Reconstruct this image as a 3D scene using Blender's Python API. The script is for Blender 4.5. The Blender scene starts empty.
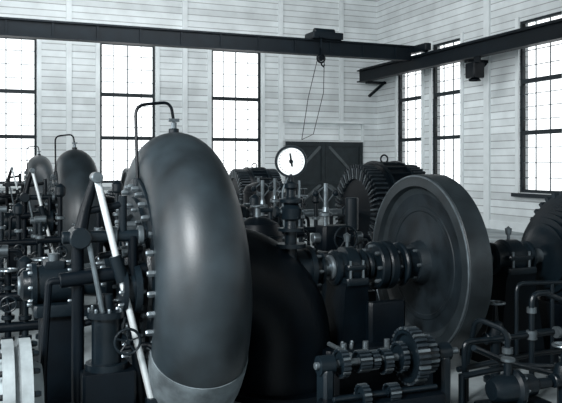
import bpy, bmesh, math, random
from mathutils import Vector, Matrix
random.seed(4)
A=math.radians(22.1); F=740.0; EYE=2.2
# ---------------------------------------------------------------- materials
def mat(name,col,rough=.5,metal=0.,var=.25,scale=6.,bump=.0,spec=.5):
    m=bpy.data.materials.new(name); m.use_nodes=True
    nt=m.node_tree; b=nt.nodes['Principled BSDF']
    b.inputs['Roughness'].default_value=rough; b.inputs['Metallic'].default_value=metal
    b.inputs['Specular IOR Level'].default_value=spec
    g=nt.nodes.new('ShaderNodeNewGeometry')
    n=nt.nodes.new('ShaderNodeTexNoise'); n.inputs['Scale'].default_value=scale; n.inputs['Detail'].default_value=6
    nt.links.new(g.outputs['Position'],n.inputs['Vector'])
    r=nt.nodes.new('ShaderNodeValToRGB')
    r.color_ramp.elements[0].position=.3; r.color_ramp.elements[1].position=.7
    r.color_ramp.elements[0].color=[c*(1-var) for c in col]+[1]
    r.color_ramp.elements[1].color=[min(1,c*(1+var)) for c in col]+[1]
    nt.links.new(n.outputs['Fac'],r.inputs['Fac']); nt.links.new(r.outputs['Color'],b.inputs['Base Color'])
    if bump>0:
        n2=nt.nodes.new('ShaderNodeTexNoise'); n2.inputs['Scale'].default_value=60; n2.inputs['Detail'].default_value=4
        nt.links.new(g.outputs['Position'],n2.inputs['Vector'])
        bp=nt.nodes.new('ShaderNodeBump'); bp.inputs['Strength'].default_value=bump; bp.inputs['Distance'].default_value=.01
        nt.links.new(n2.outputs['Fac'],bp.inputs['Height']); nt.links.new(bp.outputs['Normal'],b.inputs['Normal'])
    return m
def board_mat(name,col,pitch=.25):
    m=mat(name,col,.75,0,.12,1.3,0,.2); nt=m.node_tree; b=nt.nodes['Principled BSDF']
    g=nt.nodes.new('ShaderNodeNewGeometry'); s=nt.nodes.new('ShaderNodeSeparateXYZ')
    nt.links.new(g.outputs['Position'],s.inputs[0])
    d=nt.nodes.new('ShaderNodeMath'); d.operation='DIVIDE'; d.inputs[1].default_value=pitch
    nt.links.new(s.outputs['Z'],d.inputs[0])
    fr=nt.nodes.new('ShaderNodeMath'); fr.operation='FRACT'; nt.links.new(d.outputs[0],fr.inputs[0])
    fl=nt.nodes.new('ShaderNodeMath'); fl.operation='FLOOR'; nt.links.new(d.outputs[0],fl.inputs[0])
    wn=nt.nodes.new('ShaderNodeTexWhiteNoise'); wn.noise_dimensions='1D'; nt.links.new(fl.outputs[0],wn.inputs['W'])
    mr=nt.nodes.new('ShaderNodeMapRange'); mr.inputs['To Min'].default_value=.82; mr.inputs['To Max'].default_value=1.03
    nt.links.new(wn.outputs['Value'],mr.inputs['Value'])
    gp=nt.nodes.new('ShaderNodeMath'); gp.operation='GREATER_THAN'; gp.inputs[1].default_value=.12
    nt.links.new(fr.outputs[0],gp.inputs[0])
    mr2=nt.nodes.new('ShaderNodeMapRange'); mr2.inputs['To Min'].default_value=.5; mr2.inputs['To Max'].default_value=1.
    nt.links.new(gp.outputs[0],mr2.inputs['Value'])
    mu=nt.nodes.new('ShaderNodeMath'); mu.operation='MULTIPLY'
    nt.links.new(mr.outputs[0],mu.inputs[0]); nt.links.new(mr2.outputs[0],mu.inputs[1])
    vm=nt.nodes.new('ShaderNodeVectorMath'); vm.operation='SCALE'
    src=b.inputs['Base Color'].links[0].from_socket
    nt.links.new(src,vm.inputs[0]); nt.links.new(mu.outputs[0],vm.inputs['Scale'])
    nt.links.new(vm.outputs[0],b.inputs['Base Color'])
    return m
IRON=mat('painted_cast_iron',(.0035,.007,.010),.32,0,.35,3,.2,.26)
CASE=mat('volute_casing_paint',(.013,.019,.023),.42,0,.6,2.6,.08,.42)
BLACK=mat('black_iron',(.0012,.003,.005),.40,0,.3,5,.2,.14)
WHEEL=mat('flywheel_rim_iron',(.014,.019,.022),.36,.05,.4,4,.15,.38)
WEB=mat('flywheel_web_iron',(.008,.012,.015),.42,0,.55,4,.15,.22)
STEEL=mat('polished_steel',(.70,.74,.75),.40,.5,.08,8)
MID=mat('worn_steel',(.13,.155,.17),.30,.7,.3,9)
COIL=mat('coil_metal',(.014,.020,.025),.42,.05,.3,10,0,.25)
WHITE=mat('dial_enamel',(.92,.94,.94),.4,0,.02,4)
PALE=mat('pale_valve_paint',(.22,.25,.26),.5,0,.3,6,.1)
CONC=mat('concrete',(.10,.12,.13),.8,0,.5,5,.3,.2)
FLOOR=mat('floor_concrete',(.24,.27,.28),.55,0,.45,1.2,.1,.25)
FRAME=mat('window_frame_paint',(.012,.018,.022),.6,0,.2,4,0,.3)
MUNT=mat('muntin_paint',(.10,.12,.13),.6,0,.2,4,0,.3)
TRIM=mat('trim_paint',(.64,.68,.69),.7,0,.06,3)
CEIL=mat('ceiling_boards',(.10,.115,.12),.8,0,.2,2)
DOORM=mat('door_wood',(.010,.016,.019),.65,0,.3,4,.1,.3)
DOORB=mat('door_brace',(.045,.057,.062),.65,0,.3,4,.1)
BOARD=board_mat('clapboard',(.68,.72,.73))
GIRD=mat('girder_paint',(.003,.006,.009),.5,0,.25,3,0,.15)
# ---------------------------------------------------------------- builder
def V(*a): return Vector(a)
def frame(d):
    d=d.normalized(); h=V(0,0,1) if abs(d.z)<.9 else V(1,0,0)
    u=h.cross(d).normalized(); return u,d.cross(u).normalized()
def round_path(pts,rad=.1,n=5):
    pts=[Vector(p) for p in pts]; out=[pts[0]]
    for i in range(1,len(pts)-1):
        a,b,c=pts[i-1],pts[i],pts[i+1]
        r=min(rad,(a-b).length*.45,(c-b).length*.45)
        p=b+(a-b).normalized()*r; q=b+(c-b).normalized()*r
        for k in range(n+1):
            t=k/n; out.append(p*(1-t)**2+b*2*t*(1-t)+q*t*t)
    out.append(pts[-1]); return out
class B:
    def __init__(s): s.bm=bmesh.new(); s.used=[]
    def face(s,vs,m):
        try: f=s.bm.faces.new(vs)
        except ValueError: return
        f.smooth=True; f.material_index=s.mi(m)
    def mi(s,m):
        if m not in s.used: s.used.append(m)
        return s.used.index(m)
    def box(s,c,size,m,rot=None,bev=.0):
        c=Vector(c); hx,hy,hz=[x/2 for x in size]; R=rot or Matrix.Identity(3)
        if bev<=0:
            vs=[s.bm.verts.new(c+R@V(x*hx,y*hy,z*hz)) for x in(-1,1) for y in(-1,1) for z in(-1,1)]
            for q in((0,1,3,2),(4,6,7,5),(0,4,5,1),(2,3,7,6),(0,2,6,4),(1,5,7,3)): s.face([vs[i] for i in q],m)
        else:
            b=min(bev,hx*.9,hy*.9,hz*.9)
            def ring(z,ix):
                o=[]
                for x,y in((hx-ix,-hy+ix+b),(hx-ix,hy-ix-b),(hx-ix-b,hy-ix),(-hx+ix+b,hy-ix),(-hx+ix,hy-ix-b),(-hx+ix,-hy+ix+b),(-hx+ix+b,-hy+ix),(hx-ix-b,-hy+ix)):
                    o.append(s.bm.verts.new(c+R@V(x,y,z)))
                return o
            b2=b*.6
            rs=[ring(-hz,b2*.5),ring(-hz+b,0),ring(hz-b,0),ring(hz,b2*.5)]
            for a,d in zip(rs,rs[1:]):
                for i in range(8): s.face([a[i],a[(i+1)%8],d[(i+1)%8],d[i]],m)
            s.face(rs[0][::-1],m); s.face(rs[-1],m)
    def lathe(s,o,d,prof,m,seg=32,closed=False):
        o=Vector(o); d=Vector(d).normalized(); u,w=frame(d); rings=[]
        for t,r in prof:
            if r<=1e-5: rings.append([s.bm.verts.new(o+d*t)])
            else: rings.append([s.bm.verts.new(o+d*t+(u*math.cos(2*math.pi*k/seg)+w*math.sin(2*math.pi*k/seg))*r) for k in range(seg)])
        prs=list(zip(rings,rings[1:]))
        if closed: prs.append((rings[-1],rings[0]))
        for a,b in prs:
            for k in range(seg):
                k2=(k+1)%seg
                if len(a)==1 and len(b)==1: continue
                if len(a)==1: s.face([a[0],b[k],b[k2]],m)
                elif len(b)==1: s.face([a[k],b[0],a[k2]],m)
                else: s.face([a[k],b[k],b[k2],a[k2]],m)
    def cyl(s,p,q,r,m,seg=20,r2=None):
        p=Vector(p); q=Vector(q); L=(q-p).length; r2=r if r2 is None else r2; e=min(r*.12,L*.2)
        s.lathe(p,q-p,[(0,0),(0,r-e),(e,r),(L-e,r2),(L,r2-e),(L,0)],m,seg)
    def tube(s,pts,r,m,seg=12,closed=False,caps=True):
        pts=[Vector(p) for p in pts]; n=len(pts)
        rs=r if isinstance(r,(list,tuple)) else [r]*n
        tg=[]
        for i in range(n):
            if closed: t=pts[(i+1)%n]-pts[i-1]
            else: t=pts[min(i+1,n-1)]-pts[max(i-1,0)]
            tg.append(t.normalized())
        u,_=frame(tg[0]); rings=[]
        for i in range(n):
            u=(u-tg[i]*u.dot(tg[i])).normalized(); w=tg[i].cross(u)
            rings.append([s.bm.verts.new(pts[i]+(u*math.cos(2*math.pi*k/seg)+w*math.sin(2*math.pi*k/seg))*rs[i]) for k in range(seg)])
        pr=list(zip(rings,rings[1:]))
        if closed: pr.append((rings[-1],rings[0]))
        for a,b in pr:
            for k in range(seg): s.face([a[k],a[(k+1)%seg],b[(k+1)%seg],b[k]],m)
        if not closed and caps: s.face(rings[0][::-1],m); s.face(rings[-1],m)
    def bolts(s,o,d,R,n,r,h,m,ph=0):
        o=Vector(o); d=Vector(d).normalized(); u,w=frame(d)
        for k in range(n):
            a=2*math.pi*k/n+ph; p=o+(u*math.cos(a)+w*math.sin(a))*R
            s.lathe(p,d,[(0,r),(h*.7,r),(h,r*.7),(h,0)],m,6)
    def wheel(s,c,R,r,m,n=5,plane='xz'):
        c=Vector(c)
        def P(a,q): return c+(V(math.cos(a)*q,0,math.sin(a)*q) if plane=='xz' else V(math.cos(a)*q,math.sin(a)*q,0) if plane=='xy' else V(0,math.cos(a)*q,math.sin(a)*q))
        s.tube([P(2*math.pi*k/28,R) for k in range(28)],r,m,8,closed=True)
        for k in range(n): s.cyl(c,P(2*math.pi*k/n+.3,R),r*.7,m,6)
    def done(s,name,parent=None):
        bmesh.ops.remove_doubles(s.bm,verts=s.bm.verts,dist=1e-5)
        bmesh.ops.recalc_face_normals(s.bm,faces=s.bm.faces)
        for e in s.bm.edges:
            if len(e.link_faces)==2 and e.calc_face_angle(0)>math.radians(33): e.smooth=False
        me=bpy.data.meshes.new(name); s.bm.to_mesh(me); s.bm.free()
        for m in s.used: me.materials.append(m)
        ob=bpy.data.objects.new(name,me); bpy.context.scene.collection.objects.link(ob)
        if parent: ob.parent=parent
        return ob
SH=1.15  # shaft height
# ---------------------------------------------------------------- room
YB=29.0; XR=16.4; XL=-9.0; YF=-3.0; H=9.6
def wall(name,axis,const,a0,a1,ops,thick,sgn):
    b=B(); ops=sorted(ops); cur=a0
    def seg(p,q,z0,z1):
        if q-p<=0 or z1-z0<=0: return
        if axis=='x': b.box(((p+q)/2,const+sgn*thick/2,(z0+z1)/2),(q-p,thick,z1-z0),BOARD)
        else: b.box((const+sgn*thick/2,(p+q)/2,(z0+z1)/2),(thick,q-p,z1-z0),BOARD)
    for (p,q,z0,z1) in ops:
        seg(cur,p,0,H); seg(p,q,0,z0); seg(p,q,z1,H); cur=q
    seg(cur,a1,0,H); return b.done(name)
bw=[(c-1.07,c+1.07,1.5,6.95) for c in(-6.9,-3.4,.87,5.33,9.79)]
wall('wall_back','x',YB,XL,XR+.35,bw,.35,1)
rw=[(25.35,27.2,1.3,6.9),(22.75,24.6,1.3,6.9),(17.6,19.55,1.3,6.9),(15.1,16.95,1.3,6.9),(9.8,11.7,1.3,6.9),(7.2,9.1,1.3,6.9),(1.5,3.4,1.3,6.9),(-1,.9,1.3,6.9)]
wall('wall_right','y',XR,YF,YB,rw,.35,1)
lw=[(y,y+2.6,1.1,7.6) for y in(-2,1.5,5,8.5,12,15.5,19,22.5,25.8)]
wall('wall_left','y',XL,YF,YB,lw,.35,-1)
fw=[(-6.5,-3.9,1.5,6.95),(8,10.6,1.5,6.95)]
wall('wall_front','x',YF,XL-.35,XR+.35,fw,.35,-1)
b=B(); b.box(((XL+XR)/2,(YF+YB)/2,-.1),(XR-XL+.7,YB-YF+.7,.2),FLOOR); b.done('floor')
b=B(); b.box(((XL+XR)/2,(YF+YB)/2,H+.1),(XR-XL+.7,YB-YF+.7,.2),CEIL); b.done('ceiling')
wi=0
def window(axis,const,p,q,z0,z1,cols=4,dep=.12):
    global wi; wi+=1; b=B()
    def bx(a0,a1,za,zb,th=dep,m=FRAME):
        if axis=='x': b.box(((a0+a1)/2,const+.10,(za+zb)/2),(a1-a0,th,zb-za),m)
        else: b.box((const+.10,(a0+a1)/2,(za+zb)/2),(th,a1-a0,zb-za),m)
    bx(p,p+.08,z0,z1); bx(q-.08,q,z0,z1); bx(p+.08,q-.08,z1-.08,z1); bx(p+.08,q-.08,z0,z0+.1)
    for t in(4.93,3.25): bx(p+.08,q-.08,t-.07,t+.07)
    n=cols
    for k in range(1,n):
        x=p+(q-p)*k/n; w=.012 if k!=n//2 or n%2 else .02; bx(x-w,x+w,z0+.1,z1-.08,.04,MUNT)
    for za,zb,r in((z0,3.25,4),(3.25,4.93,4),(4.93,z1,4)):
        for k in range(1,r):
            z=za+(zb-za)*k/r; bx(p+.08,q-.08,z-.012,z+.012,.035,MUNT)
    b.done('window_%d'%wi)
for(p,q,a,c) in bw: window('x',YB,p,q,a,c)
for(p,q,a,c) in rw: window('y',XR,p,q,a,c,3)
for(p,q,a,c) in lw: window('y',XL-.25,p,q,a,c)
for(p,q,a,c) in fw: window('x',YF-.25,p,q,a,c)
ti=0
def trimbox(c,s,m=TRIM):
    global ti; ti+=1; b=B(); b.box(c,s,m); b.done('trim_%d'%ti)
for(p,q,a,c) in bw[1:]:
    trimbox((p-.09,YB-.03,(a+c)/2),(.16,.06,c-a+.3)); trimbox((q+.09,YB-.03,(a+c)/2),(.16,.06,c-a+.3))
    trimbox(((p+q)/2,YB-.08,a-.08),(q-p+.5,.16,.12))
for(p,q,a,c) in rw[:4]:
    trimbox((XR-.03,p-.09,(a+c)/2),(.06,.16,c-a+.3)); trimbox((XR-.03,q+.09,(a+c)/2),(.06,.16,c-a+.3))
    trimbox((XR-.08,(p+q)/2,a-.08),(.16,q-p+.5,.12),COIL)
for x in(7.6,11.75,3.1,14.6): trimbox((x,YB-.04,H/2),(.2,.08,H))
for y in(21.2,13.5): trimbox((XR-.04,y,H/2),(.08,.3,H))
b=B(); b.box(((XL+XR)/2,YB-.03,.15),(XR-XL,.06,.3),TRIM); b.done('baseboard_back')
b=B(); b.box((XR-.03,(YF+YB)/2-.1,.15),(.06,YB-YF-.2,.3),TRIM); b.done('baseboard_right')
b=B(); x0,x1,zt=12.0,15.5,3.2; yd=YB-.1
b.box(((x0+x1)/2,yd,zt/2),(x1-x0,.08,zt),DOORM)
for x in(x0,x1,(x0+x1)/2-.09,(x0+x1)/2+.09): b.box((x,yd-.07,zt/2),(.16,.06,zt),DOORM)
for z in(.12,1.45,zt-.1): b.box(((x0+x1)/2,yd-.065,z),(x1-x0,.05,.18),DOORM)
for xa,xb in((x0+.1,(x0+x1)/2-.2),((x0+x1)/2+.2,x1-.1)):
    for za,zb in((.2,1.36),(1.55,zt-.2)):
        L=math.hypot(xb-xa,zb-za); ang=math.atan2(zb-za,xb-xa)*(1 if xa<13 else -1)
        b.box(((xa+xb)/2,yd-.06,(za+zb)/2),(L,.04,.12),DOORB,Matrix.Rotation(-ang,3,'Y'))
b.done('door_1')
trimbox(((x0+x1)/2,YB-.2,4.05),(3.5,.4,.1)); trimbox((x0-.15,YB-.05,3.6),(.12,.1,.8)); trimbox((x1+.15,YB-.05,3.6),(.12,.1,.8))
# ---------------------------------------------------------------- turbine
def turbine(Y):
    X=1.68; b=B()
    n=72; Rt=1.355; pts=[];rs=[]
    def sec(th):
        r=.345+.045*math.sin(th/2.)**2+ (.025*math.sin(th) if th<math.pi else 0)
        rc=Rt-.345
        return V(X,Y-math.sin(th)*rc,SH+math.cos(th)*rc),r
    for i in range(n):
        p,r=sec(2*math.pi*i/n); pts.append(p); rs.append(r)
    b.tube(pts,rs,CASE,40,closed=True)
    # pale band added round the casing bottom, standing in for its lit, dusty patch
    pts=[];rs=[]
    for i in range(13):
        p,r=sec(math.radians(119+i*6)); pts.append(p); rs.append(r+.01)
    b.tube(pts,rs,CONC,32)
    b.box((X,Y-.62,.14),(.62,.5,.28),CONC,bev=.02)
    # side covers: flat bolted discs closing the scroll
    for sg in(-1,1):
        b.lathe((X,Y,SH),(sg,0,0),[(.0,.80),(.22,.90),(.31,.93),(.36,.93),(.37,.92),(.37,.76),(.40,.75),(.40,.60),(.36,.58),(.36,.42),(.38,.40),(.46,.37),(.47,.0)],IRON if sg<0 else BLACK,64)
    b.bolts((X-.37,Y,SH),(-1,0,0),.85,32,.028,.06,MID)
    b.bolts((X-.40,Y,SH),(-1,0,0),.68,20,.02,.04,MID)
    for k in range(16):
        a=2*math.pi*k/16; c=V(0,math.cos(a),math.sin(a)); t=V(0,-math.sin(a),math.cos(a))
        p=V(X-.35,Y,SH)+c*.5
        b.cyl(p,p+V(-.16,0,0),.035,MID,10)
        q=p+V(-.12,0,0)
        b.tube([q,q+t*.12-c*.05],.022,IRON,8)
    b.tube([(X-.49,Y+math.cos(a)*.43,SH+math.sin(a)*.43) for a in[2*math.pi*k/40 for k in range(40)]],.035,IRON,8,closed=True)
    b.lathe((X,Y,SH),(-1,0,0),[(.44,.30),(.52,.30),(.53,.25),(.56,.25),(.57,.17),(.60,.17),(.60,.24),(.66,.24),(.66,.14),(.86,.12),(.86,0)],IRON,32)
    b.bolts((X-.66,Y,SH),(-1,0,0),.2,8,.02,.04,MID)
    for k in range(6):
        a=2*math.pi*k/6+.2; R=Matrix.Rotation(a,3,'X')
        b.box(V(X-.45,Y,SH)+R@V(0,0,.32),(.14,.03,.22),IRON,R)
    b.cyl((X+.0,Y,SH+1.32),(X+.0,Y,SH+1.39),.05,IRON,12)
    b.cyl((X+.0,Y,SH+1.39),(X+.0,Y,SH+1.45),.028,MID,10); b.box((X+.0,Y,SH+1.47),(.1,.03,.03),MID)
    b.tube(round_path([(X-.36,Y-.1,SH+.88),(X-.36,Y,SH+1.60),(X-.03,Y,SH+1.64),(X+.0,Y,SH+1.45)],.10,6),.015,BLACK,8)
    b.cyl((X-.36,Y-.1,SH+.80),(X-.36,Y-.1,SH+.93),.04,IRON,12)
    b.tube([(X,Y+.98,SH),(X,Y+1.0,SH-.4),(X,Y+1.02,0)],[.36,.38,.40],CASE,28)
    b.lathe((X,Y+1.02,0.0),(0,0,1),[(0,.5),(.08,.5),(.08,.4)],IRON,28)
    for y in(.0,.75):
        b.box((X,Y+y,.12),(1.0,.24,.24),IRON,bev=.02)
        b.box((X,Y+y,.28),(.5,.1,.45),IRON,bev=.01)
    b.done('hydro_turbine')
    b=B(); pts=[];rs=[]; R=.66; cx=X+.42; cz=SH-R
    for k in range(19):
        a=math.pi/2*(1-k/18); pts.append((cx+math.cos(a)*R,Y,cz+math.sin(a)*R)); rs.append(.47+.02*k/18)
    pts.append((cx+R,Y,.0)); rs.append(.5)
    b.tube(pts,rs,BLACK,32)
    b.lathe((cx,Y,SH),(1,0,0),[(-.03,.4),(-.03,.58),(.05,.58),(.05,.48)],BLACK,40)
    b.bolts((cx+.05,Y,SH),(1,0,0),.535,20,.02,.035,IRON)
    b.lathe((cx+R,Y,0),(0,0,1),[(0,.62),(.06,.62),(.06,.5)],BLACK,40)
    b.lathe((2.80,Y,SH),(1,0,0),[(0,.0),(0,.2),(.22,.2),(.22,.24),(.27,.24),(.27,.14),(.36,.14),(.36,.17),(.39,.17),(.39,0)],IRON,28)
    b.bolts((3.07,Y,SH),(1,0,0),.2,8,.018,.07,MID)
    b.done('draft_tube_elbow')
def bearing(X,Y,w=.30,r=.17,name='bearing_pedestal',base=.55):
    b=B()
    b.lathe((X-w/2,Y,SH),(1,0,0),[(0,0),(0,r*.8),(.02,r*.95),(.05,r*.95),(.06,r*.8),(w*.3,r*.85),(w*.34,r*1.1),(w*.66,r*1.1),(w*.7,r*.85),(w-.06,r*.8),(w-.05,r*.95),(w-.02,r*.95),(w,r*.8),(w,0)],IRON,28)
    b.box((X,Y,SH-.12),(w*.7,r*2.7,.07),IRON,bev=.015)
    b.box((X,Y,SH+.02),(w*.6,r*2.5,.05),IRON,bev=.015)
    for sy in(-1,1):
        for sx in(-.2,.2): b.cyl((X+sx*w,Y+sy*r*1.15,SH-.1),(X+sx*w,Y+sy*r*1.15,SH+.09),.016,MID,8)
    b.cyl((X,Y,SH+r),(X,Y,SH+r+.07),.018,MID,8); b.lathe((X,Y,SH+r+.07),(0,0,1),[(0,.0),(0,.03),(.07,.04),(.08,.02),(.1,0)],MID,14)
    z1=SH-.13
    vs=[]
    for z,hx,hy in((0,w*.75,base*.62),(.1,w*.75,base*.62),(.14,w*.55,base*.45),(z1-.1,w*.36,r*1.1),(z1,w*.36,r*1.3)):
        vs.append([b.bm.verts.new((X+sx*hx,Y+sy*hy,z)) for sx,sy in((-1,-1),(1,-1),(1,1),(-1,1))])
    for a,c in zip(vs,vs[1:]):
        for i in range(4): b.face([a[i],a[(i+1)%4],c[(i+1)%4],c[i]],BLACK)
    b.face(vs[0][::-1],BLACK); b.face(vs[-1],BLACK)
    b.done(name)
def flywheel(Y):
    X=4.32; T=.29; R=.95; b=B()
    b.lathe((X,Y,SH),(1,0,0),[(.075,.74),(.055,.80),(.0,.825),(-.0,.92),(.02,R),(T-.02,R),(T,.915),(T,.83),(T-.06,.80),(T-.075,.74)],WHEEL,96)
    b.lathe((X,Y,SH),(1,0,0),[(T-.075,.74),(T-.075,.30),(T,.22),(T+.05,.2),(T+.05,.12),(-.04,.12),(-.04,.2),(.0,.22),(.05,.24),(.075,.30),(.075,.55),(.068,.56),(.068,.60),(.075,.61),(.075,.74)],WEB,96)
    b.tube([(X+.004,Y+math.cos(a)*.932,SH+math.sin(a)*.932) for a in[2*math.pi*k/90 for k in range(90)]],.011,MID,6,closed=True)
    b.bolts((X-.04,Y,SH),(-1,0,0),.16,6,.02,.04,MID)
    b.done('flywheel')
def shaft(Y,x1):
    b=B()
    b.cyl((.3,Y,SH),(x1,Y,SH),.085,MID,24)
    def col(x,w,r,m=IRON): b.lathe((x,Y,SH),(1,0,0),[(0,0.05),(0,r-.015),(.015,r),(w-.015,r),(w,r-.015),(w,.05)],m,32)
    col(3.28,.05,.13,MID); col(3.70,.06,.15); col(3.79,.10,.25); col(3.90,.10,.25); col(4.01,.07,.18); col(4.09,.05,.23); col(4.15,.14,.16)
    b.bolts((3.79,Y,SH),(-1,0,0),.2,8,.022,.04,MID)
    b.bolts((4.0,Y,SH),(1,0,0),.2,8,.022,.04,MID)
    col(4.75,.08,.2); col(4.86,.1,.14); col(5.02,.12,.22); col(5.15,.06,.16)
    b.done('drive_shaft')
def generator(X0,Y,R=1.0,L=1.5):
    b=B()
    b.lathe((X0,Y,SH),(1,0,0),[(0,.1),(0,.3),(.05,R*.80),(.05,R*.93),(.35,R*.93),(.35,R),(.42,R*1.04),(L-.42,R*1.04),(L-.35,R),(L-.35,R*.93),(L-.05,R*.93),(L-.05,R*.8),(L,.3),(L,.1)],BLACK,64)
    n=56
    for k in range(n):
        a=2*math.pi*k/n; Rm=Matrix.Rotation(a,3,'X')
        for xx in(X0+.19,X0+L-.19):
            b.box(V(xx,Y,SH)+Rm@V(0,0,R*.95),(.33,.045,.13),COIL,Rm)
        b.box(V(X0+.03,Y,SH)+Rm@V(0,0,R*.82),(.09,.035,.24),MID if k%2 else COIL,Rm)
    for xx in(X0+.45,X0+L-.49): b.lathe((xx,Y,SH),(1,0,0),[(0,R),(0,R*1.09),(.05,R*1.09),(.05,R)],IRON,64)
    for k in range(28):
        a=2*math.pi*k/28; Rm=Matrix.Rotation(a,3,'X')
        b.box(V(X0+L/2,Y,SH)+Rm@V(0,0,R*1.05),(L-.95,.05,.05),IRON,Rm)
    b.box((X0+L/2,Y-R*.95,.45),(L*.6,.3,.9),BLACK,bev=.03); b.box((X0+L/2,Y+R*.95,.45),(L*.6,.3,.9),BLACK,bev=.03)
    b.box((X0+L/2,Y,.06),(L*.9,R*2.5,.12),IRON,bev=.02)
    b.tube([(X0+L/2+.09*math.cos(a),Y,SH+R*1.13+.09*math.sin(a)) for a in[2*math.pi*k/16 for k in range(16)]],.02,IRON,8,closed=True)
    b.done('generator')
def thrust(Y):
    X=.62; b=B()
    b.lathe((X-.30,Y,SH),(1,0,0),[(0,0),(0,.10),(.02,.13),(.08,.14),(.09,.2),(.13,.2),(.13,.17),(.42,.17),(.42,.21),(.47,.21),(.47,.13),(.52,.12),(.52,0)],IRON,24)
    b.bolts((X-.21,Y,SH),(-1,0,0),.17,8,.018,.035,MID)
    b.bolts((X+.12,Y,SH),(-1,0,0),.19,8,.016,.035,MID)
    b.box((X-.02,Y,SH+.17),(.2,.2,.08),IRON,bev=.02); b.cyl((X-.02,Y,SH+.2),(X-.02,Y,SH+.27),.05,MID,12)
    b.box((X,Y,SH-.2),(.4,.46,.1),IRON,bev=.02)
    b.box((X,Y,(SH-.2)/2),(.28,.34,SH-.2),BLACK,bev=.02)
    b.box((X,Y,.07),(.6,.7,.14),IRON,bev=.02)
    b.done('thrust_bearing')
def linkage(Y):
    yy=Y-.80; b=B()
    top=V(.857,yy,2.1)
    b.cyl(top,(1.31,yy,.22),.028,STEEL,14)
    k1=V(1.03,yy,1.38)
    b.cyl(k1+V(-.03,0,.09),k1+V(.03,0,-.12),.05,IRON,14)
    b.cyl(top+V(0,-.06,0),top+V(0,.1,0),.045,MID,14)
    hub=V(.73,yy+.06,1.62)
    b.tube([top+V(0,.06,0),(top+hub)/2+V(-.01,.06,0),hub],[.035,.045,.06],BLACK,12)
    b.cyl(hub+V(0,-.1,0),hub+V(0,.16,0),.085,IRON,18)
    b.cyl((.60,yy+.1,1.62),(1.28,yy+.1,1.62),.05,IRON,14)
    b.cyl((.75,yy+.1,1.82),(1.10,yy+.1,1.88),.03,BLACK,12); b.cyl((1.08,yy+.1,1.62),(1.08,yy+.1,1.95),.035,IRON,12)
    for x in(.98,1.2): b.cyl((x,yy+.1,1.62),(x+.05,yy+.1,1.62),.08,MID,14)
    b.cyl((1.18,yy+.1,1.62),(1.18,Y-.42,1.30),.022,MID,10)
    b.cyl((.80,yy+.02,1.58),(.92,yy+.02,.95),.022,MID,10)
    b.lathe((.95,yy+.1,.55),(0,0,1),[(0,0),(0,.17),(.05,.17),(.05,.12),(.42,.12),(.42,.16),(.47,.16),(.47,.06),(.6,.05),(.6,0)],IRON,24)
    b.bolts((.95,yy+.1,1.02),(0,0,1),.14,8,.014,.03,MID)
    b.box((.95,yy+.1,.27),(.42,.36,.56),BLACK,bev=.02); b.box((.98,yy+.1,.05),(.85,.5,.1),IRON,bev=.02)
    b.cyl((.73,yy+.16,.05),(.73,yy+.16,1.62),.05,BLACK,14)
    b.cyl((.58,yy+.1,1.28),(1.28,yy+.12,1.33),.06,BLACK,14)
    b.cyl((1.16,yy+.08,1.0),(1.16,yy+.08,1.62),.04,BLACK,12)
    b.cyl((1.24,yy+.08,.08),(1.16,yy+.08,1.0),.045,BLACK,12)
    b.lathe((1.06,yy+.1,1.18),(1,0,0),[(0,0),(0,.19),(.04,.19),(.04,.13),(.1,.13),(.1,.2),(.15,.2),(.15,0)],IRON,24)
    b.bolts((1.06,yy+.1,1.18),(-1,0,0),.155,8,.018,.035,MID)
    b.box((1.31,yy,.15),(.12,.12,.3),IRON,bev=.02)
    b.wheel((1.08,yy-.12,.80),.10,.011,IRON)
    b.cyl((1.08,yy-.14,.8),(1.08,yy+.12,.8),.02,IRON,10)
    b.tube(round_path([(.58,yy+.1,1.28),(.50,yy+.1,1.28),(.46,yy+.1,.6),(.46,yy+.1,.0)],.1),.028,BLACK,10)
    b.tube(round_path([(1.08,yy+.1,.7),(1.30,yy-.05,.75),(1.36,yy-.05,.4),(1.36,yy-.05,0)],.08),.022,BLACK,10)
    for (xa,za,xb,zb) in((.72,.9,1.2,.98),(.75,.45,1.26,.52),(.9,1.45,1.26,1.5)):
        b.cyl((xa,yy+.18,za),(xb,yy+.18,zb),.028,BLACK,10); b.cyl(((xa+xb)/2,yy+.18,(za+zb)/2),((xa+xb)/2+.06,yy+.18,(za+zb)/2+.005),.05,MID,10)
    b.done('gate_control_linkage')
UY=(6.81,14.7,24.0)
for i,Y in enumerate(UY):
    turbine(Y); thrust(Y); linkage(Y); bearing(3.50,Y,.36,.19); flywheel(Y)
    gx=(7.0,7.75,8.0)[i]
    shaft(Y,gx+.2); bearing(5.55,Y,.55,.19)
    generator(gx,Y,(1.0,1.05,.9)[i])
    b=B(); b.box((3.62,Y-.42,.22),(1.2,.22,.44),BLACK,bev=.03); b.box((3.62,Y+.42,.22),(1.2,.22,.44),BLACK,bev=.03)
    for x in(3.1,4.15): b.box((x,Y,.22),(.14,.66,.4),BLACK,bev=.02)
    b.bolts((3.3,Y-.42,.44),(0,0,1),.06,3,.02,.05,MID); b.bolts((3.95,Y-.42,.44),(0,0,1),.06,3,.02,.05,MID)
    b.box((3.78,Y-.30,.62),(.42,.12,.42),BLACK,bev=.03); b.box((3.78,Y+.30,.62),(.42,.12,.42),BLACK,bev=.03)
    b.done('bedplate')
b=B()
prof=[(0,0),(0,.15),(.02,.28)]
for k in range(13):
    t=.04+k*.05; r=.36+.34*min(1,(k/8))**.8
    prof+=[(t,r-.05),(t+.01,r+.01),(t+.028,r+.01),(t+.035,r-.05)]
prof+=[(.72,.6),(.72,0)]
b.lathe((5.98,6.81,SH),(1,0,0),prof,IRON,64)
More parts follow.
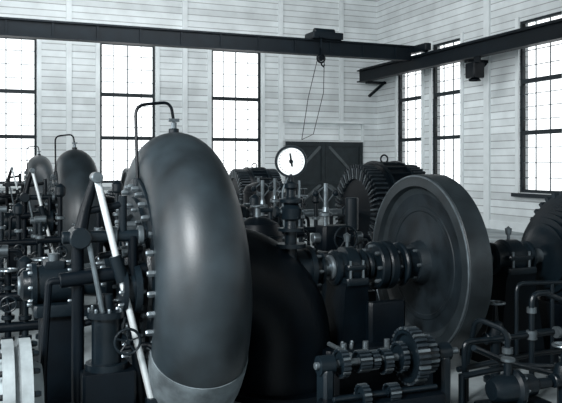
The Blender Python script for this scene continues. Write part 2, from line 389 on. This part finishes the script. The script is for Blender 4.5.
for k in range(36):
    a=2*math.pi*k/36; Rm=Matrix.Rotation(a,3,'X'); b.box(V(6.55,6.81,SH)+Rm@V(0,0,.72),(.26,.05,.06),COIL,Rm)
b.box((6.4,6.81,.3),(.5,.9,.6),BLACK,bev=.03)
b.done('exciter')
# ---------------------------------------------------------------- gauge on column
b=B(); gx,gy=2.79,6.62; zg=2.235
d=V(-.33,-.94,0).normalized(); c=V(gx,gy,zg)
b.lathe(c-d*.05,d,[(0,0),(0,.13),(.02,.15),(.07,.158),(.085,.155),(.085,.135),(.072,.133)],IRON,40)
b.lathe(c-d*.05,d,[(.03,.0),(.07,.0),(.0701,.134),(.06,.134)],WHITE,40)
u,w=frame(d); rot0=Matrix((u,w,d)).transposed()
for k in range(24):
    a=2*math.pi*k/24
    p=c+d*.024+(u*math.cos(a)+w*math.sin(a))*.112
    b.box(p,(.018,.005,.004),BLACK,rot0@Matrix.Rotation(a,3,'Z'))
b.box(c+d*.028+w*.015,(.016,.13,.005),BLACK,rot0@Matrix.Rotation(.15,3,'Z')); b.lathe(c+d*.02,d,[(0,.02),(.014,.02),(.014,0)],BLACK,14)
b.lathe((gx,gy,1.56),(0,0,1),[(0,.13),(.03,.13),(.03,.07),(.10,.06),(.12,.10),(.22,.11),(.26,.07),(.28,.12),(.31,.12),(.33,.05),(.40,.045),(.42,.07),(.46,.07),(.48,.025),(.55,.025),(.56,.0)],IRON,24)
b.cyl((gx-.13,gy,1.75),(gx+.13,gy,1.75),.03,MID,12); b.cyl((gx-.17,gy,1.75),(gx-.13,gy,1.75),.055,IRON,12)
b.cyl((gx+.08,gy-.02,1.6),(gx+.08,gy-.02,2.05),.014,MID,8)
b.tube(round_path([(gx-.07,gy,1.6),(gx-.09,gy,1.95),(gx-.02,gy,2.1)],.05),.012,MID,8)
b.cyl((gx,gy,1.20),(gx,gy,1.58),.06,IRON,16)
b.lathe((gx,gy,1.40),(0,0,1),[(0,.15),(.04,.15),(.04,.06)],IRON,20)
b.done('pressure_gauge')
# ---------------------------------------------------------------- speed governors
def governor(X,Y,s=1.0):
    b=B()
    b.box((X,Y,.06),(.8*s,.6*s,.12),IRON,bev=.02)
    b.lathe((X,Y,.1),(0,0,1),[(0,.28),(.1,.24),(.5,.17),(.8,.2),(.85,.26),(.9,.26),(.9,.1),(1.0,.08),(1.0,0)],IRON,24)
    b.box((X,Y,1.2),(.5,.3,.34),BLACK,bev=.04)
    b.cyl((X-.35,Y,1.2),(X+.4,Y,1.2),.07,MID,16)
    b.cyl((X+.2,Y-.1,1.3),(X+.2,Y-.1,1.75),.09,IRON,16)
    b.cyl((X-.15,Y,1.36),(X-.15,Y,1.95),.03,MID,10)
    for sg in(-1,1):
        b.tube([(X-.15,Y,1.92),(X-.15+sg*.14,Y,1.82)],.012,MID,8); b.tube([(X-.15+sg*.14,Y,1.82),(X-.15,Y,1.66)],.012,MID,8)
        b.lathe((X-.15+sg*.15,Y,1.76),(0,0,1),[(0,0),(.015,.035),(.05,.05),(.085,.035),(.1,0)],IRON,16)
    b.lathe((X-.15,Y,1.5),(0,0,1),[(0,.03),(0,.09),(.04,.09),(.06,.05),(.12,.04)],MID,16)
    b.wheel((X+.05,Y-.22,1.2),.17,.013,IRON)
    b.cyl((X+.05,Y-.22,1.2),(X+.05,Y-.07,1.2),.025,IRON,10)
    b.tube(round_path([(X+.3,Y,1.2),(X+.55,Y,1.2),(X+.55,Y,.0)],.1),.03,BLACK,10)
    b.done('speed_governor')
for g in((4.55,9.2),(5.3,13.0),(4.45,11.4),(6.6,21.9),(-.1,9.2),(0.0,18.0),(5.6,18.2)): governor(*g)
def tank(X,Y,R,h):
    b=B()
    b.lathe((X,Y,.12),(0,0,1),[(0,0),(0,R*.7),(.05,R),(h-.2,R),(h-.08,R*.85),(h,R*.4),(h+.02,0)],BLACK,32)
    for z in(.4,h*.55,h-.15): b.lathe((X,Y,z),(0,0,1),[(0,R*.98),(0,R+.02),(.04,R+.02),(.04,R*.98)],IRON,32)
    for k in range(3):
        a=2*math.pi*k/3; b.box((X+math.cos(a)*R*.7,Y+math.sin(a)*R*.7,.1),(.08,.08,.2),IRON)
    b.cyl((X,Y,h+.1),(X,Y,h+.28),.04,MID,12); b.wheel((X,Y,h+.28),.09,.012,MID,4,'xy')
    b.tube(round_path([(X,Y,h+.22),(X+R+.12,Y,h+.22),(X+R+.12,Y,0)],.08),.03,IRON,10)
    b.done('oil_pressure_tank')
tank(3.55,9.6,.34,1.35); tank(3.75,12.7,.36,1.5); tank(6.9,18.6,.4,1.6)
def manifold(X,Y,W=1.1,h=1.7,seed=1):
    rnd=random.Random(seed); b=B()
    b.box((X,Y,.05),(W+.2,.36,.1),IRON,bev=.015)
    for z in(.45,h*.62): b.cyl((X-W/2-.05,Y,z),(X+W/2+.05,Y,z),.055,BLACK,14)
    n=5
    for k in range(n):
        x=X-W/2+W*k/(n-1); hh=h*rnd.uniform(.72,1.0)
        b.cyl((x,Y,.08),(x,Y,hh),.035,BLACK if k%2 else IRON,12)
        for z in(.3,hh*.5,hh*.8): b.cyl((x,Y,z),(x,Y,z+.05),.07,IRON if z<1 else MID,14)
        t=rnd.choice('wcb')
        if t=='w': b.wheel((x,Y,hh),.10,.013,MID,4,'xy')
        elif t=='c': b.lathe((x,Y,hh-.02),(0,0,1),[(0,.05),(.03,.08),(.14,.08),(.18,.04),(.2,0)],IRON,16)
        else: b.cyl((x-.08,Y,hh),(x+.08,Y,hh),.05,MID,12)
        z=rnd.uniform(.7,1.1); b.cyl((x,Y,z),(x,Y-.16,z),.025,IRON,10); b.wheel((x,Y-.16,z),.08,.011,IRON,4)
    b.done('valve_manifold')
manifold(4.05,10.4,1.0,1.85,1); manifold(5.5,11.9,1.2,1.7,2); manifold(1.35,11.2,1.1,1.8,3)
manifold(.45,8.5,.7,1.25,4); manifold(5.6,9.9,.8,1.2,5); manifold(3.0,17.8,1.6,1.8,6); manifold(6.2,16.6,1.4,1.7,7); manifold(.3,12.2,1.0,1.6,8); manifold(8.3,20.6,1.6,1.6,9)
# ---------------------------------------------------------------- gear train (lower foreground)
b=B()
gc=V(3.22,5.15,.66)
def gear(c,R,T,n,m=IRON):
    b.lathe(c-V(T/2,0,0),(1,0,0),[(0,.03),(0,R*.3),(T*.25,R*.32),(T*.3,R*.75),(0,R*.8),(0,R*.94),(T,R*.94),(T,R*.8),(T*.7,R*.75),(T*.75,R*.32),(T,R*.3),(T,.03)],m,40)
    for k in range(n):
        a=2*math.pi*k/n; Rm=Matrix.Rotation(a,3,'X')
        b.box(c+Rm@V(0,0,R*.97),(T,2*math.pi*R/n*.5,R*.12),COIL if k%3 else MID,Rm)
gear(gc,.225,.10,32); gear(gc+V(.14,0,0),.15,.08,22); gear(gc+V(-.24,0,-.02),.10,.07,18); gear(gc+V(-.34,0,0),.075,.06,14); gear(gc+V(-.44,0,0),.085,.10,16)
gear(gc+V(-.62,0,0),.11,.06,18); gear(gc+V(-.1,0,-.0),.12,.05,18)
b.cyl(gc+V(-.85,0,0),gc+V(.45,0,0),.028,MID,14)
for dx in(-.76,.30):
    b.lathe(gc+V(dx-.06,0,0),(1,0,0),[(0,.03),(0,.075),(.12,.075),(.12,.03)],IRON,20)
    b.box(gc+V(dx,0,-.33),(.09,.16,.6),IRON,bev=.02); b.box(V(gc.x+dx,gc.y,.04),(.2,.34,.08),IRON,bev=.015)
b.cyl(gc+V(-.44,0,.0),gc+V(-.44,.6,.0),.02,MID,10)
b.box(gc+V(-.2,.28,-.3),(.8,.25,.5),BLACK,bev=.04); b.box((gc.x-.2,gc.y+.28,.09),(.5,.2,.18),BLACK)
for x in(-.5,-.3,-.1): b.cyl(gc+V(x,.2,-.08),gc+V(x,.2,.1),.025,MID,10)
gear(gc+V(-.55,-.22,-.2),.09,.06,16); gear(gc+V(-.3,-.22,-.2),.07,.09,14); b.cyl(gc+V(-.8,-.22,-.2),gc+V(.1,-.22,-.2),.02,IRON,10)
b.box(gc+V(-.35,-.16,-.45),(1.0,.3,.42),BLACK,bev=.03)
b.done('gear_train')
# ---------------------------------------------------------------- piping
def pipes(name,paths,r,m,flanges=()):
    b=B()
    for p in paths: b.tube(round_path(p,.09,5),r,m,10)
    for (c,d,R,L) in flanges:
        c=Vector(c); d=Vector(d).normalized(); b.lathe(c-d*L/2,d,[(0,0),(0,R),(L,R),(L,0)],MID,14)
    b.done(name)
pipes('oil_pipework',[
 [(4.1,5.5,.62),(4.6,5.5,.62),(6.2,5.6,.62),(6.2,5.6,0)],
 [(4.0,5.5,0),(4.0,5.5,.62),(4.15,5.5,.62)],
 [(4.9,5.5,1.0),(5.3,5.5,.85),(5.3,5.5,0)],
 [(4.75,5.5,0),(4.75,5.5,1.0),(4.95,5.5,1.0)],
 [(3.75,5.2,.42),(4.4,5.3,.42),(5.2,5.4,.30),(5.2,5.4,0)],
 [(3.75,5.2,.0),(3.75,5.2,.44)],
 [(3.8,5.1,.68),(4.2,5.2,.5),(4.9,5.3,.28),(4.9,5.3,0)],
 [(4.35,5.35,0),(4.35,5.35,.72),(4.2,5.6,.80),(4.2,5.75,.3),(4.2,5.75,0)],
 [(4.0,5.6,.35),(5.0,5.7,.38),(5.9,5.75,.35),(5.9,5.75,0)]],.026,IRON,
 [((4.45,5.5,.62),(1,0,0),.05,.05),((4.75,5.5,.62),(0,0,1),.05,.08),((5.3,5.5,.62),(0,0,1),.05,.1),((5.05,5.5,.62),(1,0,0),.055,.04),((4.75,5.5,.85),(0,0,1),.045,.05),((5.3,5.5,.4),(0,0,1),.045,.05),((4.35,5.35,.55),(0,0,1),.05,.05),((4.35,5.35,.3),(0,0,1),.05,.05),((4.55,5.65,.365),(1,0,0),.06,.04)])
pipes('handrail',[
 [(4.95,5.95,0),(4.95,5.95,1.02),(6.6,5.95,.95),(6.6,5.95,0)],
 [(4.95,5.95,.52),(6.6,5.95,.52)],[(5.4,5.95,0),(5.4,5.95,1.0)],[(6.0,5.95,0),(6.0,5.95,.98)]],.02,IRON,
 [((4.95,5.95,.02),(0,0,1),.06,.04),((5.4,5.95,.02),(0,0,1),.06,.04),((6.0,5.95,.02),(0,0,1),.06,.04)])
def valve(x,y,h):
    b=B()
    b.lathe((x,y,0),(0,0,1),[(0,.12),(.04,.12),(.04,.05),(h*.5,.05),(h*.52,.09),(h*.6,.1),(h*.75,.07),(h*.78,.03),(h,.02),(h,0)],IRON,20)
    b.cyl((x-.13,y,h*.56),(x+.13,y,h*.56),.06,IRON,14)
    b.wheel((x,y,h),.09,.012,MID,4,'xy')
    b.done('hand_valve')
for v in((4.62,4.95,.66),(5.05,5.0,.6),(4.85,6.15,.8),(5.6,5.2,.7)): valve(*v)
b=B(); px,py=4.08,4.95
b.box((px,py,.12),(.6,.3,.24),BLACK,bev=.02)
b.lathe((px-.22,py,.36),(1,0,0),[(0,0),(0,.08),(.05,.11),(.2,.12),(.22,.15),(.26,.15),(.28,.10),(.42,.09),(.46,.05),(.6,.04),(.6,0)],IRON,24)
b.bolts((px+.04,py,.36),(1,0,0),.13,8,.014,.03,MID); b.cyl((px-.05,py,.42),(px-.05,py,.58),.035,IRON,12); b.cyl((px-.05,py,.58),(px-.05,py,.61),.06,MID,12)
b.done('oil_pump')
# ---------------------------------------------------------------- pale flanged valve lower left
b=B(); X,Y,Z=.26,5.75,.46
b.lathe((X,Y,Z),(1,0,0),[(-.6,0),(-.6,.34),(-.12,.34),(-.12,.46),(-.04,.46),(-.04,.40),(.0,.40),(.0,.46),(.08,.46),(.08,.30),(.16,.26),(.16,0)],PALE,40)
b.bolts((X+.08,Y,Z),(1,0,0),.42,16,.022,.05,IRON); b.bolts((X-.12,Y,Z),(-1,0,0),.42,16,.022,.05,IRON)
b.box((X-.05,Y,.05),(.3,.6,.1),IRON)
b.done('flanged_valve')
# ---------------------------------------------------------------- crane
b=B()
b.box((15.45,(YF+YB)/2,5.84),(.34,YB-YF-.4,.05),GIRD); b.box((15.45,(YF+YB)/2,6.32),(.34,YB-YF-.4,.05),GIRD)
b.box((15.45,(YF+YB)/2,6.08),(.08,YB-YF-.4,.48),GIRD); b.box((15.45,(YF+YB)/2,6.38),(.07,YB-YF-.4,.07),GIRD)
for y in(28.3,21.2,14.2,7,0): 
    b.box((15.95,y,5.78),(.9,.25,.1),GIRD); b.box((16.0,y,5.5),(.1,.14,1.),GIRD,Matrix.Rotation(math.radians(50),3,'Y'))
b.done('crane_runway_beam')
b=B()
b.box((-8.4,(YF+YB)/2,6.09),(.34,YB-YF-.4,.51),GIRD); b.box((-8.4,(YF+YB)/2,6.38),(.07,YB-YF-.4,.07),GIRD)
for y in(28.3,21.2,14.2,7,0): b.box((-8.75,y,5.78),(.5,.25,.1),GIRD)
b.done('crane_runway_beam')
b=B(); yc=24.4; xa,xb=-8.15,15.22; z0,z1=6.18,6.74
b.box(((xa+xb)/2,yc,z0+.03),(xb-xa,.4,.06),GIRD); b.box(((xa+xb)/2,yc,z1-.03),(xb-xa,.4,.06),GIRD)
b.box(((xa+xb)/2,yc,(z0+z1)/2),(xb-xa,.24,z1-z0-.1),GIRD)
for k in range(17): b.box((xa+.6+k*1.38,yc,(z0+z1)/2),(.05,.34,z1-z0-.1),GIRD)
for x,sx in((15.45,-1),(-8.4,1)):
    b.box((x,yc,6.62),(.26,1.9,.26),GIRD,bev=.03); b.box((x+sx*.15,yc,6.62),(.3,.36,.24),GIRD)
    for y in(yc-.75,yc+.75): b.cyl((x-.08,y,6.585),(x+.08,y,6.585),.165,IRON,24)
b.box((11.6,yc,6.86),(1.2,.8,.24),GIRD,bev=.03); b.cyl((11.2,yc,7.03),(12.0,yc,7.03),.14,IRON,20)
b.done('overhead_crane')
b=B(); hx=11.3; hy=yc-.38
b.box((hx,hy+.1,6.77),(.2,.5,.05),GIRD); b.box((hx,hy,6.55),(.06,.06,.5),GIRD)
b.tube([(hx+.15*math.cos(a),hy,6.02+.15*math.sin(a)) for a in[2*math.pi*k/20 for k in range(20)]],.035,BLACK,8,closed=True)
b.cyl((hx,hy-.05,6.02),(hx,hy+.05,6.02),.10,BLACK,20); b.box((hx,hy,6.23),(.06,.14,.30),BLACK)
b.tube([(hx+.0,hy,5.89),(hx+.03,hy,5.78),(hx+.1,hy,5.72),(hx+.14,hy,5.80)],.03,BLACK,8)
b.tube([(hx-.13,hy,6.02),(hx-.5,hy,4.6),(hx-.75,hy,3.1)],.013,BLACK,6)
b.tube([(hx+.13,hy,6.02),(hx+.1,hy,4.8),(hx-.3,hy,3.3),(hx-.75,hy,3.1)],.013,BLACK,6)
b.done('chain_hoist')
b=B(); b.box((15.25,20.4,5.34),(.45,.5,.5),BLACK,bev=.04); b.box((15.35,20.4,5.70),(.06,.3,.23),BLACK); b.lathe((15.25,20.4,5.10),(0,0,-1),[(0,.12),(.08,.2),(.1,.2)],BLACK,20); b.done('hoist_control_box')
# ---------------------------------------------------------------- camera / light
cam=bpy.data.cameras.new('camera'); co=bpy.data.objects.new('camera',cam); bpy.context.scene.collection.objects.link(co)
co.location=(0,0,EYE); co.rotation_euler=(math.pi/2,0,-A); cam.sensor_width=36; cam.lens=F/562*36
cam.shift_y=-(201.5-165)/562; cam.clip_end=200
bpy.context.scene.camera=co
w=bpy.data.worlds.new('world'); bpy.context.scene.world=w; w.use_nodes=True
bg=w.node_tree.nodes['Background']; bg.inputs[0].default_value=(.94,.98,1,1); bg.inputs[1].default_value=2.2
def area(name,loc,target,sx,sy,e):
    l=bpy.data.lights.new(name,'AREA'); l.shape='RECTANGLE'; l.size=sx; l.size_y=sy; l.energy=e; l.color=(.94,.98,1)
    o=bpy.data.objects.new(name,l); o.location=loc; bpy.context.scene.collection.objects.link(o)
    o.rotation_euler=(Vector(target)-Vector(loc)).to_track_quat('-Z','Y').to_euler()
area('far_wall_fill',(5,21.5,9.4),(8,28,3),14,5,1800)  # unseen fill, added to brighten the far walls
area('casing_highlight_key',(-4.0,.5,6.5),(1.5,6.5,1.4),1.8,2.6,1900)  # unseen light, added to put a highlight on the turbine casing
area('window_daylight_left',(-8.6,6,4.3),(2,7,1.5),6,5,900)
sc=bpy.context.scene; sc.view_settings.view_transform='Standard'; sc.view_settings.look='None'; sc.view_settings.exposure=0
